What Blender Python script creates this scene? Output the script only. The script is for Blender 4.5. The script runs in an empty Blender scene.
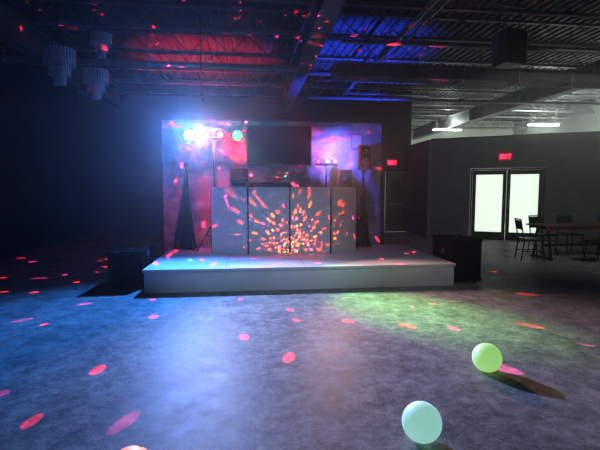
import bpy, bmesh, math, random
from mathutils import Vector, Matrix
random.seed(4)
D=bpy.data; C=bpy.context
C.scene.view_settings.view_transform='Standard'
try: C.scene.view_settings.look='Medium High Contrast'
except Exception as e: print('look',e)

# ---------------------------------------------------------------- materials
def mat(name,col,rough=0.6,metal=0.0,emi=None,es=0.0,var=0.0,scale=8.0,bump=0.0,spec=0.5):
    m=D.materials.new(name); m.use_nodes=True
    nt=m.node_tree; b=nt.nodes['Principled BSDF']
    b.inputs['Base Color'].default_value=(*col,1)
    b.inputs['Roughness'].default_value=rough
    b.inputs['Metallic'].default_value=metal
    b.inputs['Specular IOR Level'].default_value=spec
    if emi:
        b.inputs['Emission Color'].default_value=(*emi,1); b.inputs['Emission Strength'].default_value=es
    if var>0 or bump>0:
        tc=nt.nodes.new('ShaderNodeTexCoord'); n=nt.nodes.new('ShaderNodeTexNoise')
        n.inputs['Scale'].default_value=scale; n.inputs['Detail'].default_value=6
        nt.links.new(tc.outputs['Object'],n.inputs['Vector'])
        if var>0:
            r=nt.nodes.new('ShaderNodeValToRGB')
            r.color_ramp.elements[0].position=.3; r.color_ramp.elements[1].position=.7
            r.color_ramp.elements[0].color=(*[c*(1-var) for c in col],1)
            r.color_ramp.elements[1].color=(*[min(1,c*(1+var)) for c in col],1)
            nt.links.new(n.outputs['Fac'],r.inputs['Fac']); nt.links.new(r.outputs['Color'],b.inputs['Base Color'])
        if bump>0:
            bp=nt.nodes.new('ShaderNodeBump'); bp.inputs['Strength'].default_value=bump
            nt.links.new(n.outputs['Fac'],bp.inputs['Height']); nt.links.new(bp.outputs['Normal'],b.inputs['Normal'])
    return m

def concrete():
    m=D.materials.new('polished_concrete'); m.use_nodes=True; nt=m.node_tree; N=nt.nodes; L=nt.links
    b=N['Principled BSDF']; tc=N.new('ShaderNodeTexCoord')
    def noise(s,d,r,dist=0):
        n=N.new('ShaderNodeTexNoise'); n.inputs['Scale'].default_value=s; n.inputs['Detail'].default_value=d; n.inputs['Roughness'].default_value=r
        n.inputs['Distortion'].default_value=dist
        L.new(tc.outputs['Object'],n.inputs['Vector']); return n
    def ramp(n,p0,c0,p1,c1):
        r=N.new('ShaderNodeValToRGB'); e=r.color_ramp.elements
        e[0].position=p0;e[1].position=p1;e[0].color=(c0,c0,c0,1);e[1].color=(c1,c1*.985,c1*.95,1)
        L.new(n.outputs['Fac'],r.inputs['Fac']); return r
    def mul(a,c):
        mx=N.new('ShaderNodeMix'); mx.data_type='RGBA'; mx.blend_type='MULTIPLY'; mx.inputs[0].default_value=1
        L.new(a,mx.inputs[6]); L.new(c,mx.inputs[7]); return mx.outputs[2]
    n1=noise(.7,9,.6,.2); n2=noise(9,12,.85,.1); n3=noise(70,6,.7); n4=noise(3.4,14,.85,.2)
    c=mul(ramp(n1,.36,.27,.66,.40).outputs[0],ramp(n2,.40,.58,.60,1.2).outputs[0])
    c=mul(c,ramp(n4,.42,.62,.56,1.1).outputs[0])
    c=mul(c,ramp(n3,.35,.7,.65,1.2).outputs[0])
    L.new(c,b.inputs['Base Color'])
    mr=N.new('ShaderNodeMapRange'); mr.inputs['From Min'].default_value=.35; mr.inputs['From Max'].default_value=.65
    mr.inputs['To Min'].default_value=.38; mr.inputs['To Max'].default_value=.6
    L.new(n4.outputs['Fac'],mr.inputs['Value']); L.new(mr.outputs['Result'],b.inputs['Roughness'])
    b.inputs['Specular IOR Level'].default_value=.10
    bp=N.new('ShaderNodeBump'); bp.inputs['Strength'].default_value=.25; bp.inputs['Distance'].default_value=.006
    L.new(n3.outputs['Fac'],bp.inputs['Height']); L.new(bp.outputs['Normal'],b.inputs['Normal'])
    return m

def fabric_mat():
    m=D.materials.new('white_spandex'); m.use_nodes=True; nt=m.node_tree; N=nt.nodes; L=nt.links
    N.clear(); o=N.new('ShaderNodeOutputMaterial')
    d=N.new('ShaderNodeBsdfDiffuse'); d.inputs['Color'].default_value=(.74,.77,.78,1)
    t=N.new('ShaderNodeBsdfTranslucent'); t.inputs['Color'].default_value=(.85,.8,.8,1)
    mx=N.new('ShaderNodeMixShader'); mx.inputs[0].default_value=.22
    L.new(d.outputs[0],mx.inputs[1]); L.new(t.outputs[0],mx.inputs[2]); L.new(mx.outputs[0],o.inputs['Surface'])
    return m

def brick_white():
    m=D.materials.new('painted_block_wall'); m.use_nodes=True; nt=m.node_tree; N=nt.nodes; L=nt.links
    b=N['Principled BSDF']; b.inputs['Roughness'].default_value=.7
    tc=N.new('ShaderNodeTexCoord'); n=N.new('ShaderNodeTexNoise'); n.inputs['Scale'].default_value=2.6; n.inputs['Detail'].default_value=8
    L.new(tc.outputs['Object'],n.inputs['Vector'])
    r=N.new('ShaderNodeValToRGB'); r.color_ramp.elements[0].position=.44; r.color_ramp.elements[1].position=.58
    r.color_ramp.elements[0].color=(.24,.24,.26,1); r.color_ramp.elements[1].color=(.42,.42,.44,1)
    L.new(n.outputs['Fac'],r.inputs['Fac']); L.new(r.outputs['Color'],b.inputs['Base Color'])
    mp=N.new('ShaderNodeMapping'); mp.inputs['Rotation'].default_value=(math.pi/2,0,0); L.new(tc.outputs['Object'],mp.inputs['Vector'])
    br=N.new('ShaderNodeTexBrick'); br.inputs['Scale'].default_value=2.4; L.new(mp.outputs['Vector'],br.inputs['Vector'])
    bp=N.new('ShaderNodeBump'); bp.inputs['Strength'].default_value=.4; bp.inputs['Distance'].default_value=.01; bp.invert=True
    L.new(br.outputs['Fac'],bp.inputs['Height']); L.new(bp.outputs['Normal'],b.inputs['Normal'])
    return m

M_floor=concrete()
M_fab=fabric_mat(); M_brick=brick_white()
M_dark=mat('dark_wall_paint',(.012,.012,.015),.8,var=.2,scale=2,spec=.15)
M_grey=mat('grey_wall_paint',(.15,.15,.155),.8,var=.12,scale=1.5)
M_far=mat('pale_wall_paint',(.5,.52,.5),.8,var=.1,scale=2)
M_deck=mat('roof_deck_paint',(.065,.065,.075),.7,var=.2,scale=3)
M_steel=mat('painted_steel',(.115,.115,.125),.55,.1,var=.2,scale=5)
M_pipe=mat('pipe_metal',(.22,.22,.23),.45,.6,var=.15,scale=12)
M_stage=mat('white_stage_paint',(.62,.62,.64),.5,var=.08,scale=3,bump=.03)
M_black=mat('black_plastic',(.018,.018,.02),.45,var=.2,scale=30)
M_blackc=mat('black_cloth',(.012,.012,.014),.95,var=.2,scale=20,spec=.1)
M_carpet=mat('black_box_carpet',(.007,.007,.008),.95,var=.4,scale=90,bump=.3,spec=.03)
M_grill=mat('speaker_grille',(.010,.010,.012),.85,.1,var=.3,scale=120,bump=.3,spec=.05)
M_alu=mat('aluminium_frame',(.08,.08,.085),.4,.8,var=.1,scale=10)
M_screen=mat('tv_screen_glass',(.01,.01,.013),.25,var=.1,scale=2,spec=.25)
M_wood=mat('table_wood',(.09,.05,.03),.5,var=.4,scale=6)
M_chair=mat('chair_metal',(.02,.02,.023),.4,.4,var=.1,scale=10)
M_doorf=mat('black_door_frame',(.02,.02,.022),.5,var=.1,scale=8)
M_pane=mat('frosted_pane_glow',(.7,.75,.7),.5,emi=(.86,1,.84),es=.80,var=.06,scale=2)  # emission stands in for light from the room beyond the doors
M_exit=mat('exit_red_letters',(.8,.02,.04),.5,emi=(1,.02,.08),es=5)
M_exitbox=mat('exit_sign_housing',(.2,.03,.04),.5,emi=(1,.02,.06),es=.25)
M_crys=mat('crystal_acrylic',(.36,.40,.46),.15,spec=.8,var=.1,scale=10)
M_red=mat('red_speaker_shell',(.5,.015,.03),.5,var=.2,scale=20)
M_seam=mat('dark_seam',(.08,.08,.09),.8)
M_tube=mat('fluorescent_tube',(1,1,1),.5,emi=(.9,1,.9),es=14)
M_lb=mat('lens_blue',(.1,.3,1),.3,emi=(.35,.7,1),es=60)
M_lg=mat('lens_green',(.1,1,.3),.3,emi=(.04,1,.12),es=7)
M_lo=mat('lens_orange',(1,.4,.2),.3,emi=(1,.22,.10),es=3.5)
M_lr=mat('lens_red',(1,.1,.1),.3,emi=(1,.05,.06),es=6)
M_lw=mat('lens_white',(1,1,1),.3,emi=(.75,.8,1),es=8)
M_off=mat('lens_unlit',(.3,.3,.33),.2)
def ballm(n,c,e,s): return mat(n,c,.45,emi=e,es=s,var=.06,scale=14)
M_bg=ballm('glow_ball_green',(.6,.8,.45),(.42,.80,.24),.62)
M_bc=ballm('glow_ball_mint',(.6,.8,.75),(.40,.80,.70),.58)
M_bo=ballm('glow_ball_orange',(.9,.5,.3),(1,.3,.12),.7)
M_valve=mat('ball_valve',(.35,.38,.36),.5)

# ---------------------------------------------------------------- mesh builder
class MB:
    def __init__(s): s.bm=bmesh.new(); s.mats=[]
    def mi(s,m):
        if m not in s.mats: s.mats.append(m)
        return s.mats.index(m)
    def _set(s,verts,m,smooth=False):
        i=s.mi(m)
        for f in {f for v in verts for f in v.link_faces}:
            f.material_index=i; f.smooth=smooth
    def box(s,c,size,m,rot=None):
        M=Matrix.Translation(c)
        if rot: M=M@rot.to_4x4()
        M=M@Matrix.Diagonal((*size,1))
        r=bmesh.ops.create_cube(s.bm,size=1,matrix=M); s._set(r['verts'],m)
    def cyl(s,p1,p2,r1,m,r2=None,seg=14,caps=True):
        p1=Vector(p1);p2=Vector(p2);d=p2-p1
        q=d.to_track_quat('Z','Y').to_matrix().to_4x4()
        r=bmesh.ops.create_cone(s.bm,cap_ends=caps,segments=seg,radius1=r1,radius2=r1 if r2 is None else r2,depth=d.length,matrix=Matrix.Translation((p1+p2)/2)@q)
        s._set(r['verts'],m,True)
    def sph(s,c,r,m,sc=(1,1,1),u=24,v=16):
        q=bmesh.ops.create_uvsphere(s.bm,u_segments=u,v_segments=v,radius=r,matrix=Matrix.Translation(c)@Matrix.Diagonal((*sc,1)))
        s._set(q['verts'],m,True)
    def face(s,vs,m,smooth=False):
        f=s.bm.faces.new([s.bm.verts.new(v) for v in vs]); f.material_index=s.mi(m); f.smooth=smooth
    def prism(s,poly,z0,z1,m):
        lo=[s.bm.verts.new((x,y,z0)) for x,y in poly]; hi=[s.bm.verts.new((x,y,z1)) for x,y in poly]
        i=s.mi(m); fs=[s.bm.faces.new(lo[::-1]),s.bm.faces.new(hi)]
        n=len(poly)
        for k in range(n): fs.append(s.bm.faces.new([lo[k],lo[(k+1)%n],hi[(k+1)%n],hi[k]]))
        for f in fs: f.material_index=i
    def done(s,name,loc=(0,0,0),rz=0,bevel=0,parent=None):
        me=D.meshes.new(name); s.bm.normal_update(); s.bm.to_mesh(me); s.bm.free()
        for m in s.mats: me.materials.append(m)
        o=D.objects.new(name,me); C.scene.collection.objects.link(o)
        o.location=loc; o.rotation_euler=(0,0,rz)
        if parent: o.parent=parent
        if bevel:
            b=o.modifiers.new('bevel','BEVEL'); b.width=bevel; b.segments=2; b.limit_method='ANGLE'; b.angle_limit=math.radians(50)
        return o

CEIL=5.15
XL,XR,YN,YF=-5.5,14.0,-3.0,22.0
# ---------------------------------------------------------------- shell
b=MB(); b.box(((XL+XR)/2,(YN+YF)/2,-.05),(XR-XL,YF-YN,.1),M_floor); b.done('floor')
b=MB()
x=XL
while x<XR:                                    # ribbed metal deck
    p=[(x,0),(x+.09,0),(x+.11,.045),(x+.18,.045),(x+.2,0)]
    for k in range(4):
        (xa,za),(xb,zb)=p[k],p[k+1]
        b.face([(xa,YN,CEIL+za),(xa,YF,CEIL+za),(xb,YF,CEIL+zb),(xb,YN,CEIL+zb)],M_deck)
    x+=.2
b.done('ceiling')
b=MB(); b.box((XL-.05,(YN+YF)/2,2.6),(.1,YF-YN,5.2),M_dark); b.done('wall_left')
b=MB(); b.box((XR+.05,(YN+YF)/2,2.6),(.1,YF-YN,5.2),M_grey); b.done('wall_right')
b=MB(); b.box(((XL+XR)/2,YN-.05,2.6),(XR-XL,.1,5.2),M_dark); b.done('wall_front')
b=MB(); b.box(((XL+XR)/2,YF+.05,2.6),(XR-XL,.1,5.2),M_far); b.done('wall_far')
# back wall with dark double-door opening X 4.0..5.6
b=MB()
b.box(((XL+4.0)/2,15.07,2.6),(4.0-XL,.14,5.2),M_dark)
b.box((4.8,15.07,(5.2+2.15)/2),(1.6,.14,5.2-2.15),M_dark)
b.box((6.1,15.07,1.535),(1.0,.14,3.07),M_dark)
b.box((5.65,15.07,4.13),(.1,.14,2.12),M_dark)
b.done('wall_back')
b=MB()
for sx in (4.4,5.2):
    b.box((sx,15.05,1.07),(.78,.045,2.1),M_doorf)
    b.box((sx,15.02,1.0),(.5,.02,.04),M_pipe)
    b.box((sx,15.025,1.55),(.35,.01,.6),M_screen)
b.box((4.02,15.03,1.075),(.04,.1,2.15),M_grey); b.box((5.58,15.03,1.075),(.04,.1,2.15),M_grey); b.box((4.8,15.03,2.135),(1.52,.1,.03),M_grey)
b.done('door_2',bevel=.004)
# angled partition wall (3.07 high) with door opening
WA=Vector((5.71,13.23,0)); RZ=math.radians(-30.1); T=.16; H=3.07
b=MB()
b.box((.58,T/2,H/2),(1.16,T,H),M_grey); b.box((5.1,T/2,H/2),(3.84,T,H),M_grey)
b.box((2.17,T/2,(H+2.16)/2),(2.02,T,H-2.16),M_grey)
b.box((3.51,T/2,H+.02),(7.06,T+.06,.04),M_doorf)
b.done('wall_partition',WA,RZ)
b=MB()   # return side wall from partition end to back wall
b.box((5.64,14.08,H/2),(.12,1.84,H),M_grey); b.done('wall_partition_return')
def onwall(s,off=0):
    return WA+Vector((math.cos(RZ)*s+math.sin(RZ)*off, math.sin(RZ)*s-math.cos(RZ)*off,0))
b=MB()
b.box((-.975,.05,1.075),(.05,.16,2.14),M_doorf); b.box((.975,.05,1.075),(.05,.16,2.14),M_doorf); b.box((0,.05,2.125),(1.9,.16,.04),M_doorf)
for sgn in (-1,1):
    cx=sgn*.475
    b.box((cx-.42,.05,1.05),(.1,.05,2.1),M_doorf); b.box((cx+.42,.05,1.05),(.1,.05,2.1),M_doorf)
    b.box((cx,.05,2.03),(.74,.05,.13),M_doorf); b.box((cx,.05,.12),(.74,.05,.24),M_doorf)
    b.box((cx,.05,1.1),(.74,.015,1.73),M_pane)
    b.cyl((cx-sgn*.41,-.02,.95),(cx-sgn*.41,-.02,1.25),.012,M_pipe)
    b.box((cx-sgn*.41,0,.97),(.02,.05,.02),M_pipe); b.box((cx-sgn*.41,0,1.23),(.02,.05,.02),M_pipe)
b.done('door_1',onwall(2.17),RZ,bevel=.004)
# exit signs
def exit_sign(loc,rz):
    b=MB(); b.box((0,-.03,0),(.36,.06,.21),M_exitbox)
    def bar(cx,cz,w,h,r=0): b.box((cx,-.064,cz),(w,.01,h),M_exit,Matrix.Rotation(r,3,'Y'))
    x0=-.12
    bar(x0,0,.018,.12)
    for z in(-.05,0,.05): bar(x0+.028,z,.045,.018)
    bar(-.038,0,.018,.135,.5); bar(-.038,0,.018,.135,-.5)
    bar(.035,0,.018,.12)
    bar(.115,0,.018,.12); bar(.115,.052,.08,.018)
    b.done('exit_sign',loc,rz)
p=onwall(2.1); exit_sign((p.x,p.y,2.49),RZ)
exit_sign((5.0,15.0,2.47),0)
# ---------------------------------------------------------------- roof steel
def ibeam(name,X,y0,y1,z0,z1,w=.3):
    b=MB(); L=y1-y0; cy=(y0+y1)/2
    b.box((X,cy,z0+.015),(w,L,.03),M_steel); b.box((X,cy,z1-.015),(w,L,.03),M_steel); b.box((X,cy,(z0+z1)/2),(.03,L,z1-z0-.06),M_steel)
    y=y0+1
    while y<y1:
        b.box((X,y,(z0+z1)/2),(w-.04,.015,z1-z0-.07),M_steel); y+=3
    b.done(name)
ibeam('steel_roof_beam',1.2,YN,15.0,4.12,4.62)
ibeam('steel_roof_beam',8.5,YN,YF,4.12,4.62)
ibeam('steel_roof_beam',-4.2,YN,15.0,4.12,4.62)
b=MB()
y=-1.5
while y<21.5:
    x1=5.6 if y>15 else XL
    zb,zt=4.66,5.09
    for z in(zb,zt): b.box(((x1+XR)/2,y,z),(XR-x1,.09,.05),M_steel)
    x=x1+.1; k=0
    while x<XR-.5:
        b.cyl((x,y,zb if k%2 else zt),(x+.45,y,zt if k%2 else zb),.013,M_steel,seg=6); x+=.45; k+=1
    y+=1.5
b.done('bar_joists')
# piping
def pipe(name,pts,r,m=M_pipe,drops=()):
    b=MB()
    for a,c in zip(pts,pts[1:]): b.cyl(a,c,r,m)
    for a in pts[1:-1]: b.sph(a,r*1.35,m,u=12,v=8)
    for a in drops:
        b.cyl(a,(a[0],a[1],4.63),.008,m,seg=6); b.cyl((a[0]-r*1.3,a[1],a[2]),(a[0]+r*1.3,a[1],a[2]),r*1.25,m)
    b.done(name)
pipe('sprinkler_pipe',[(2.8,-2,4.35),(2.8,12.8,4.35),(5.4,12.8,4.35)],.045,drops=[(2.8,y,4.35) for y in(3,6,9,12)])
pipe('sprinkler_pipe',[(-5.3,9.2,4.02),(1.0,9.2,4.02)],.06,drops=[(x,9.2,4.02) for x in(-4.7,-2,.6)])
pipe('electrical_conduit',[(3.15,-2,4.5),(3.15,12.5,4.5)],.022,drops=[(3.15,y,4.5) for y in(3,6,9,12)])
pipe('electrical_conduit',[(1.6,10.2,4.06)]+[(13.5,10.2,4.06)],.03,drops=[(x,10.2,4.06) for x in(3.6,6,9)])
pipe('electrical_conduit',[(1.6,7.6,4.06),(12,7.6,4.06)],.03,drops=[(x,7.6,4.06) for x in(2,5,8)])
pipe('electrical_conduit',[(1.6,12,4.04),(13.5,12,4.04)],.045,drops=[(x,12,4.04) for x in(3.6,6,9)])
pipe('hanging_cable',[(-.72,6.9,4.66),(-.72,6.9,3.0),(-.70,6.92,2.86)],.009,M_black)
# air duct (rectangular, flanged)
b=MB()
b.box((6.2,8.9,3.9),(9.0,.45,.26),M_steel)
for k in range(8): b.box((2.0+k*1.2,8.9,3.9),(.04,.5,.31),M_pipe)
for x in(2.4,5,8.0,10):
    for s in(-.22,.22): b.cyl((x,8.9+s,4.03),(x,8.9+s,4.63),.01,M_steel,seg=6)
b.done('air_duct',bevel=.01)
# hung loudspeaker
b=MB()
b.prism([(-.22,-.18),(.22,-.18),(.17,.18),(-.17,.18)],-.28,.28,M_black)
b.box((0,-.19,0),(.4,.02,.52),M_grill)
b.box((-.26,0,.05),(.03,.05,.4),M_steel); b.box((.26,0,.05),(.03,.05,.4),M_steel); b.box((0,0,.33),(.55,.05,.03),M_steel)
b.cyl((-.2,0,.33),(-.2,0,.7),.01,M_steel); b.cyl((.2,0,.33),(.2,0,.7),.01,M_steel); b.box((0,0,.71),(.6,.06,.03),M_steel)
b.done('hanging_loudspeaker',(4.38,7.1,3.88),.2,bevel=.01)
# chandeliers
def chandelier(loc,R=.24):
    b=MB(); K=R/.24
    for ti,(r,z,l) in enumerate([(R,0,.26*K),(R*.68,-.14*K,.28*K),(R*.36,-.26*K,.3*K)]):
        seg=20
        for k in range(seg):
            a0=k*2*math.pi/seg;a1=(k+1)*2*math.pi/seg
            b.cyl((r*math.cos(a0),r*math.sin(a0),z),(r*math.cos(a1),r*math.sin(a1),z),.008,M_alu,seg=6)
        m=int(26*r/R)+4
        for k in range(m):
            a=k*2*math.pi/m
            b.box((r*math.cos(a),r*math.sin(a),z-l/2),(.03,.008,l),M_crys,Matrix.Rotation(a+1.57,3,'Z'))
    for k in range(3):
        a=k*2.094; b.cyl((R*math.cos(a),R*math.sin(a),0),(0,0,.25),.005,M_alu,seg=6)
        b.cyl((R*.68*math.cos(a),R*.68*math.sin(a),-.14*K),(R*math.cos(a),R*math.sin(a),0),.005,M_alu,seg=6)
        b.cyl((R*.36*math.cos(a),R*.36*math.sin(a),-.26*K),(R*.68*math.cos(a),R*.68*math.sin(a),-.14*K),.005,M_alu,seg=6)
    b.cyl((0,0,.25),(0,0,4.58-loc[2]),.006,M_black,seg=6); b.cyl((0,0,4.56-loc[2]),(0,0,4.62-loc[2]),.05,M_black)
    b.done('crystal_chandelier',loc)
chandelier((-3.0,7.5,3.74),.24); chandelier((-2.62,8.0,3.56),.21); chandelier((-2.35,7.5,4.0),.16)
# ---------------------------------------------------------------- stage
SX0,SX1,SY0,SY1,SZ=-1.55,3.2,6.4,8.83,.35
b=MB()
b.box(((SX0+SX1)/2,(SY0+SY1)/2,SZ-.02),(SX1-SX0,SY1-SY0,.04),M_stage)
b.box(((SX0+SX1)/2,(SY0+SY1)/2+.01,(SZ-.04)/2),(SX1-SX0-.03,SY1-SY0-.03,SZ-.04),M_stage)
for k in (1,2,3):
    xx=SX0+k*(SX1-SX0)/4
    b.box((xx,(SY0+SY1)/2,SZ-.0005),(.006,SY1-SY0-.02,.002),M_seam)
b.box(((SX0+SX1)/2,7.62,SZ-.0005),(SX1-SX0-.02,.006,.002),M_seam)
b.done('stage',bevel=.006)
b=MB(); b.box(((-1.7+2.72)/2,8.84+.06,2.87/2),(4.42,.12,2.87),M_brick)
b.box(((-1.7+2.72)/2,8.91,2.885),(4.5,.14,.03),M_doorf)
b.box((2.76,8.93,1.435),(.08,.18,2.87),M_doorf)
b.done('wall_stage_backdrop')
# television
b=MB(); b.box((0,-.03,0),(1.3,.05,.78),M_black); b.box((0,-.056,.005),(1.26,.004,.73),M_screen); b.box((0,-.002,0),(.5,.01,.4),M_steel); b.box((0,-.057,-.375),(.06,.004,.01),M_pipe)
b.done('television',(.6,8.832,2.39),bevel=.004)
b=MB(); w,h=.22,.3; b.box((0,-.008,0),(w,.014,h),M_alu); b.box((0,-.016,0),(w-.03,.003,h-.03),M_far)
b.done('framed_notice',(2.2,8.838,2.5))
# ---------------------------------------------------------------- dj booth facade
pts=[(-.70,7.94),(-.034,7.76),(.71,7.74),(1.46,7.76),(2.03,8.16)]
b=MB(); z0,z1=SZ+.002,SZ+1.205
for (xa,ya),(xb,yb) in zip(pts,pts[1:]):
    a=Vector((xa,ya,0)); c=Vector((xb,yb,0)); d=(c-a); L=d.length; d.normalize(); ang=math.atan2(d.y,d.x); R=Matrix.Rotation(ang,3,'Z'); mid=(a+c)/2
    for z in (z0+.012,z1-.012): b.box((mid.x,mid.y,z),(L-.01,.022,.024),M_alu,R)
    for q in (a+d*.012,c-d*.012): b.box((q.x,q.y,(z0+z1)/2),(.02,.022,z1-z0),M_alu,R)
    nrm=Vector((d.y,-d.x,0))*.0125
    A=a+d*.013+nrm; B_=c-d*.013+nrm
    nseg=6
    for i in range(nseg):
        p0=A.lerp(B_,i/nseg);p1=A.lerp(B_,(i+1)/nseg)
        b.face([(p0.x,p0.y,z0),(p1.x,p1.y,z0),(p1.x,p1.y,z1),(p0.x,p0.y,z1)],M_fab)
b.done('dj_booth_facade')
# table + gear
b=MB(); b.box((.55,8.32,1.33),(1.7,.46,.04),M_black)
for sx in(-.23,1.33):
    for sy in(8.14,8.5): b.cyl((sx,sy,SZ+.003),(sx,sy,1.31),.018,M_alu)
b.box((.55,8.5,.7),(1.56,.02,.03),M_alu)
b.done('dj_table',bevel=.004)
b=MB()
b.box((0,0,.06),(.8,.36,.12),M_black)
for sx in(-.25,.25):
    b.cyl((sx,0,.12),(sx,0,.14),.12,M_grill,seg=28); b.cyl((sx,0,.14),(sx,0,.148),.04,M_alu)
for i in range(4):
    for j in range(3): b.cyl((-.06+i*.04,-.1+j*.07,.12),(-.06+i*.04,-.1+j*.07,.14),.012,M_pipe,seg=8)
b.box((0,.17,.18),(.8,.02,.24),M_black)
b.done('dj_controller',(.40,8.3,1.351),bevel=.004)
b=MB(); b.box((0,0,.15),(.3,.3,.3),M_black)
for i in range(4): b.box((0,-.152,.05+i*.07),(.27,.006,.05),M_grill)
b.box((0,0,.315),(.32,.24,.03),M_black); b.box((0,.14,.44),(.34,.015,.25),M_screen,Matrix.Rotation(-.2,3,'X'))
b.done('equipment_rack_with_laptop',(-.2,8.3,1.351),bevel=.004)
# small magic ball projector on a pedestal behind the fabric
BX,BY,BZ=.74,8.03,SZ+.22
b=MB(); b.cyl((0,0,0),(0,0,.02),.08,M_black,seg=20); b.cyl((0,0,.02),(0,0,.13),.02,M_black); b.cyl((0,0,.13),(0,0,.17),.05,M_black,seg=20); b.sph((0,0,.17),.03,M_lr,(1,1,.6))
b.done('disco_ball_light',(BX,BY,SZ+.001))
# ---------------------------------------------------------------- light stands
def parcan(b,c,target,lens,r=.085,L=.16):
    c=Vector(c); d=(Vector(target)-c).normalized()
    b.cyl(c-d*L,c,r,M_black,seg=20); b.cyl(c-d*(L+.04),c-d*L,r*.55,M_black,r2=r,seg=20)
    b.cyl(c,c+d*.006,r*.85,lens,seg=20)
def stand(name,base,zbar,half,lamps,legs=.42):
    b=MB(); x,y=base
    b.cyl((x,y,SZ+.25),(x,y,SZ+1.15),.02,M_black); b.cyl((x,y,SZ+1.1),(x,y,zbar),.016,M_black)
    b.cyl((x,y,SZ+1.08),(x,y,SZ+1.16),.03,M_black); b.cyl((x,y,SZ+.55),(x,y,SZ+.63),.03,M_black)
    for k in range(3):
        a=math.radians(205+120*k)
        f=(x+legs*math.cos(a),y+legs*math.sin(a),SZ+.018)
        b.cyl((x,y,SZ+.6),f,.012,M_black); b.sph(f,.016,M_black,u=10,v=8)
        b.cyl((x,y,SZ+.27),(x+legs*.5*math.cos(a),y+legs*.5*math.sin(a),SZ+.3),.008,M_black)
    b.box((x,y,zbar),(half*2,.04,.04),M_black)
    for (lx,tgt,lens,r) in lamps:
        c=(lx,y-.06,zbar+.06)
        b.box((lx,y,zbar+.04),(.03,.03,.1),M_black)
        for s in(-1,1): b.box((lx+s*(r+.012),y+.01,zbar+.05),(.008,.04,r*1.6),M_black)
        parcan(b,c,tgt,lens,r)
    b.done(name)
stand('stage_light_stand',(-.66,8.36),2.46,.55,[(-1.1,(-.6,2,1.0),M_lb,.10),(-.78,(-.6,2,.9),M_lo,.06),(-.54,(-.2,2,.9),M_lo,.06),(-.22,(.6,2,1.2),M_lg,.10)],legs=.36)
stand('stage_light_stand',(1.5,8.47),2.0,.22,[(1.33,(1.2,2,.9),M_lr,.04),(1.5,(1.2,2,1.2),M_lw,.03),(1.66,(1.2,2,1.0),M_lr,.04)],legs=.3)
# ---------------------------------------------------------------- speaker stands with scrim
def scrim_stand(name,x,y,top,half,spk=False):
    b=MB(); n=22; K=48
    b.cyl((x,y,SZ+.002),(x,y,top+.05),.02,M_black)
    b.cyl((x,y,top-.02),(x,y,top+.05),.035,M_black)
    legs=[(x+half*math.cos(math.radians(a)),y+half*.75*math.sin(math.radians(a))) for a in(190,300,60)]
    for lx,ly in legs:
        b.cyl((x,y,SZ+.75),(x+(lx-x)*1.12,y+(ly-y)*1.12,SZ+.016),.013,M_black); b.sph((x+(lx-x)*1.12,y+(ly-y)*1.12,SZ+.018),.016,M_black,u=10,v=8)
    rings=[]
    for i in range(n+1):
        t=i/n; w=(t**1.3)*.9+.1; z=top-(top-SZ-.03)*t
        ring=[]
        for k in range(K):
            u=k/K*3; e=int(u); f=u-e; p=Vector(legs[e]).lerp(Vector(legs[(e+1)%3]),f)
            q=Vector((x,y)).lerp(p,w*(1+.10*math.sin(k*2.1+t*1.5)*t))
            ring.append(b.bm.verts.new((q.x,q.y,z+.012*math.sin(k*1.3)*t)))
        rings.append(ring)
    mi=b.mi(M_blackc)
    for i in range(n):
        for k in range(K):
            f=b.bm.faces.new([rings[i][k],rings[i][(k+1)%K],rings[i+1][(k+1)%K],rings[i+1][k]]); f.material_index=mi; f.smooth=True
    if spk:
        b.prism([(x-.13,y-.14),(x+.13,y-.14),(x+.09,y+.13),(x-.09,y+.13)],top+.05,top+.52,M_red)
        b.box((x,y-.146,top+.285),(.2,.012,.40),M_grill)
        b.cyl((x,y-.152,top+.18),(x,y-.158,top+.18),.08,M_red,seg=24); b.cyl((x,y-.152,top+.4),(x,y-.158,top+.4),.045,M_red,seg=20)
    b.done(name)
scrim_stand('draped_tripod_stand',-1.2,8.5,1.98,.27)
scrim_stand('loudspeaker_on_draped_stand',2.26,8.5,1.86,.22,True)
b=MB(); b.prism([(-.14,-.12),(.14,-.12),(.1,.12),(-.1,.12)],0,.36,M_red); b.box((0,-.126,.18),(.24,.012,.32),M_grill); b.cyl((0,-.13,.14),(0,-.137,.14),.08,M_black,seg=20)
b.cyl((0,0,-1.2),(0,0,0),.018,M_black); b.cyl((0,0,-1.2),(0,0,-1.185),.12,M_black,seg=24)
b.done('monitor_loudspeaker',(1.90,8.64,1.202+SZ))
# ---------------------------------------------------------------- subwoofers
def sub(loc,h=.68):
    b=MB(); w,d=.5,.75
    b.box((0,0,.03+h/2),(w,d,h),M_carpet)
    b.box((0,-d/2-.006,.03+h/2),(w-.06,.012,h-.06),M_grill)
    b.cyl((0,-d/2-.012,.34),(0,-d/2-.02,.34),.2,M_grill,seg=28); b.cyl((0,-d/2-.02,.34),(0,-d/2-.03,.34),.08,M_carpet,seg=24)
    for sx in(-1,1):
        b.box((sx*(w/2+.004),0,.5),(.012,.2,.1),M_black)
        for sy in(-1,1):
            b.cyl((sx*.2,sy*.3,0),(sx*.2,sy*.3,.03),.025,M_black)
            for z in(.05,.03+h-.02): b.box((sx*(w/2-.02),sy*(d/2-.02),z),(.06,.06,.05),M_carpet)
    b.cyl((0,0,.03+h),(0,0,.03+h+.008),.04,M_black)
    b.done('subwoofer',loc,bevel=.008)
sub((3.47,6.95,0)); sub((-1.88,7.1,0),.54)
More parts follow.
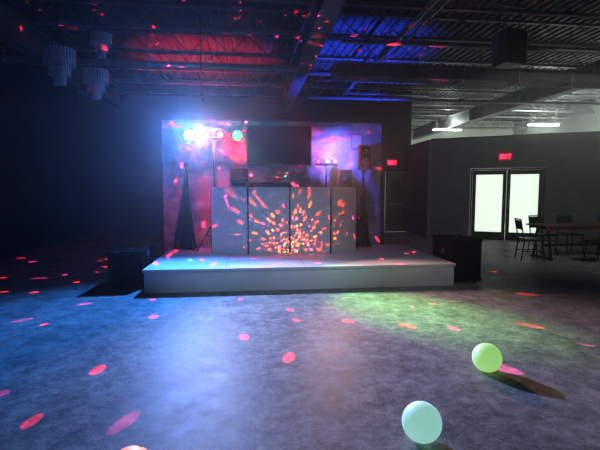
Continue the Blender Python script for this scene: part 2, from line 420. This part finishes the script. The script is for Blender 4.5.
# ---------------------------------------------------------------- tables and chairs
def table(loc,L=1.9,W=.76,rz=0):
    b=MB()
    for k in range(5): b.box((0,-W/2+W/10+k*W/5,.735),(L,W/5-.004,.03),M_wood)
    b.box((0,W/2-.06,.69),(L-.1,.025,.07),M_wood); b.box((0,-W/2+.06,.69),(L-.1,.025,.07),M_wood)
    for sx in(-1,1):
        xx=sx*(L/2-.15)
        b.box((xx,0,.04),(.06,W-.1,.05),M_chair); b.box((xx,0,.69),(.06,W-.16,.05),M_chair)
        for s in(-1,1):
            b.cyl((xx,s*.28,.06),(xx,s*.18,.68),.025,M_chair)
        for s in(-1,1): b.cyl((xx,s*(W/2-.08),0),(xx,s*(W/2-.08),.02),.03,M_chair)
    b.box((0,0,.3),(L-.3,.04,.05),M_chair)
    b.done('dining_table',loc,rz,bevel=.004)
def chair(loc,rz):
    b=MB()
    b.box((0,0,.455),(.42,.42,.035),M_chair)
    for sx in(-1,1):
        b.cyl((sx*.18,-.18,.44),(sx*.2,-.22,0),.013,M_chair)
        b.cyl((sx*.18,.18,.44),(sx*.2,.24,0),.013,M_chair)
        b.cyl((sx*.18,.19,.44),(sx*.18,.27,.88),.013,M_chair)
        b.cyl((sx*.19,-.2,.2),(sx*.19,.21,.2),.008,M_chair)
    b.cyl((-.18,.27,.88),(.18,.27,.88),.013,M_chair)
    b.box((0,.255,.76),(.36,.02,.2),M_chair,Matrix.Rotation(-.18,3,'X'))
    b.cyl((-.19,-.2,.2),(.19,-.2,.2),.008,M_chair)
    b.done('dining_chair',loc,rz,bevel=.006)
table((7.15,8.75,0)); table((9.15,8.75,0))
chair((6.0,8.65,0),math.radians(75)); chair((6.9,9.5,0),.1); chair((7.6,9.5,0),-.1)
chair((7.15,8.05,0),math.pi+.2); chair((8.7,9.45,0),0)
chair((8.5,8.0,0),math.pi-.2)
# ---------------------------------------------------------------- balls
def ball(loc,m,r=.117):
    b=MB(); b.sph((0,0,0),r,m,u=48,v=32)
    a=Vector((.3,.5,.81)).normalized()
    b.cyl(a*(r-.002),a*(r+.004),.013,M_valve,seg=16)
    b.done('glowing_beach_ball',loc)
ball((1.94,3.29,.117),M_bg); ball((1.01,2.39,.117),M_bc); ball((-.595,2.11,.117),M_bo)

# ---------------------------------------------------------------- lights
def lamp(name,kind,loc,col,e,size=.03,target=None,angle=60,blend=.7):
    l=D.lights.new(name,kind); l.color=col; l.energy=e
    o=D.objects.new(name,l); C.scene.collection.objects.link(o); o.location=loc
    if kind=='AREA': l.size=size
    else: l.shadow_soft_size=size
    if kind=='SPOT': l.spot_size=math.radians(angle); l.spot_blend=blend
    if target: o.rotation_euler=(Vector(target)-Vector(loc)).to_track_quat('-Z','Y').to_euler()
    return o
lamp('par_beam_blue','SPOT',(-1.1,8.10,2.53),(.05,.27,1),1800,.05,(-.9,1.4,0),120,1)
lamp('par_beam_white','SPOT',(-.9,8.10,2.53),(.95,.78,.82),800,.05,(2.6,1.2,0),84,1)
lamp('par_glow_blue','POINT',(-1.1,7.8,2.58),(.03,.2,1),28,.05)
lamp('par_beam_green','SPOT',(-.22,8.10,2.52),(.22,1,.14),2000,.05,(1.95,5.15,0),26,1)
lamp('par_glow_green','POINT',(-.2,8.0,2.58),(.1,1,.3),4,.03)
lamp('bar_wash_red','SPOT',(-.5,8.22,2.62),(1,.008,.025),420,.04,(-.48,8.84,1.95),105,1)
lamp('bar_wash_blue','SPOT',(1.6,8.25,2.3),(.10,.14,1),120,.03,(1.8,8.84,2.1),140,1)
lamp('bar_beam_pink','SPOT',(1.5,8.26,2.1),(1,.55,.45),520,.05,(3.2,1.8,0),75,1)
# added uplights hidden behind the stage backdrop, to tint the ceiling
def uplight(x,y,tgt,col,e,lens,ang):
    b=MB(); b.box((x,y,.012),(.24,.24,.024),M_black); b.box((x-.12,y,.12),(.012,.06,.22),M_black); b.box((x+.12,y,.12),(.012,.06,.22),M_black)
    parcan(b,(x,y,.32),tgt,lens,.1,.2); b.done('added_uplight')
    lamp('added_uplight_beam','SPOT',(x,y,.35),col,e,.06,tgt,ang,1)
uplight(-1.2,12.0,(-1.2,12.6,5.1),(1,.012,.02),3400,M_lr,54)
uplight(2.6,10.3,(2.7,11.3,5.1),(.03,.08,1),4600,M_lb,56)
# added fill spots with par-can bodies, unseen, to brighten stage and right side
def fill_par(loc,tgt,col,e,ang):
    b=MB(); parcan(b,loc,tgt,M_off,.1,.2); b.cyl((loc[0],loc[1],loc[2]+.05),(loc[0],loc[1],4.62),.012,M_black); b.done('added_fill_par')
    v=Vector(loc)+(Vector(tgt)-Vector(loc)).normalized()*.03
    lamp('added_fill_beam','SPOT',v,col,e,.09,tgt,ang,1)
fill_par((-1.2,1.5,4.3),(.2,6.9,.2),(.45,.70,1),430,33)
fill_par((2.6,1.2,4.3),(2.2,6.2,.0),(.9,.9,.92),230,40)
fill_par((6.5,4.0,4.3),(7.5,10.5,.8),(.95,1,.92),270,80)
# fluorescent fixtures behind partition
def fluo(loc,e=1):
    b=MB(); b.box((0,0,.05),(1.25,.16,.06),M_far)
    for s in(-.045,.045): b.cyl((-.6,s,0),(.6,s,0),.016,M_tube)
    for s in(-.5,.5): b.cyl((s,0,.08),(s,0,4.62-loc[2]),.006,M_steel,seg=6)
    b.done('fluorescent_fixture',loc)
    lamp('fluorescent_light','AREA',(loc[0],loc[1],loc[2]-.04),(.88,1,.88),500*e,.5)
    lamp('fluorescent_uplight','POINT',(loc[0],loc[1],loc[2]+.2),(.88,1,.88),260*e,.1)
fluo((11.3,15.8,4.0)); fluo((8.2,17.5,4.0),.2); fluo((12.8,13.2,4.0))

# gobo (moving-dot) disco lights
def gobo(name,loc,e,scale,thr,keep,cols,seed=0.0,spot=None):
    o=lamp(name,'SPOT' if spot else 'POINT',loc,(1,1,1),e,.004,spot,160,.1)
    l=o.data; l.use_nodes=True; nt=l.node_tree; N=nt.nodes; L=nt.links; N.clear()
    out=N.new('ShaderNodeOutputLight'); em=N.new('ShaderNodeEmission'); L.new(em.outputs[0],out.inputs[0])
    tc=N.new('ShaderNodeTexCoord'); mp=N.new('ShaderNodeMapping'); mp.inputs['Location'].default_value=(seed,seed*1.7,seed*.6)
    L.new(tc.outputs['Normal'],mp.inputs['Vector'])
    v=N.new('ShaderNodeTexVoronoi'); v.inputs['Scale'].default_value=scale; v.inputs['Randomness'].default_value=.8
    L.new(mp.outputs['Vector'],v.inputs['Vector'])
    lt=N.new('ShaderNodeMath'); lt.operation='LESS_THAN'; lt.inputs[1].default_value=thr; L.new(v.outputs['Distance'],lt.inputs[0])
    sp=N.new('ShaderNodeSeparateColor'); L.new(v.outputs['Color'],sp.inputs[0])
    k=N.new('ShaderNodeMath'); k.operation='LESS_THAN'; k.inputs[1].default_value=keep; L.new(sp.outputs[0],k.inputs[0])
    mu=N.new('ShaderNodeMath'); mu.operation='MULTIPLY'; L.new(lt.outputs[0],mu.inputs[0]); L.new(k.outputs[0],mu.inputs[1])
    L.new(mu.outputs[0],em.inputs['Strength'])
    r=N.new('ShaderNodeValToRGB'); r.color_ramp.interpolation='CONSTANT'
    el=r.color_ramp.elements; el[0].color=(*cols[0][1],1); el[1].position=cols[1][0]; el[1].color=(*cols[1][1],1)
    for pos,c in cols[2:]:
        q=el.new(pos); q.color=(*c,1)
    L.new(sp.outputs[1],r.inputs['Fac']); L.new(r.outputs['Color'],em.inputs['Color'])
RED=(1,.02,.05)
gobo('disco_dots_red',(-.72,8.1,2.62),6000,12,.15,.5,[(0,RED),(.75,(1,.05,.4)),(.96,(.1,1,.25))],7.3)
gobo('disco_dots_magenta',(1.4,8.2,2.22),4500,13,.14,.45,[(0,RED),(.6,(1,.05,.4)),(.95,(.1,1,.3))],5.6)
gobo('disco_ball_dots',(BX,BY-.02,BZ),560,8.5,.30,1.1,[(0,(1,.05,.015)),(.6,(1,.16,.02)),(.9,(1,.06,.2))],2.2,spot=(BX,BY-1,BZ+.35))

# haze in the room
w=D.worlds.new('world'); C.scene.world=w; w.use_nodes=True; nt=w.node_tree
nt.nodes['Background'].inputs[0].default_value=(.02,.025,.05,1); nt.nodes['Background'].inputs[1].default_value=.0
vs=nt.nodes.new('ShaderNodeVolumeScatter'); vs.inputs['Density'].default_value=.0036; vs.inputs['Anisotropy'].default_value=.8
nt.links.new(vs.outputs[0],nt.nodes['World Output'].inputs['Volume'])

# ---------------------------------------------------------------- camera
cam=D.cameras.new('camera'); co=D.objects.new('camera',cam); C.scene.collection.objects.link(co)
cam.sensor_width=36; cam.lens=26; cam.clip_start=.05
co.location=(0,0,1.5); co.rotation_euler=(math.radians(90-4.6),0,math.radians(-6.6))
C.scene.camera=co
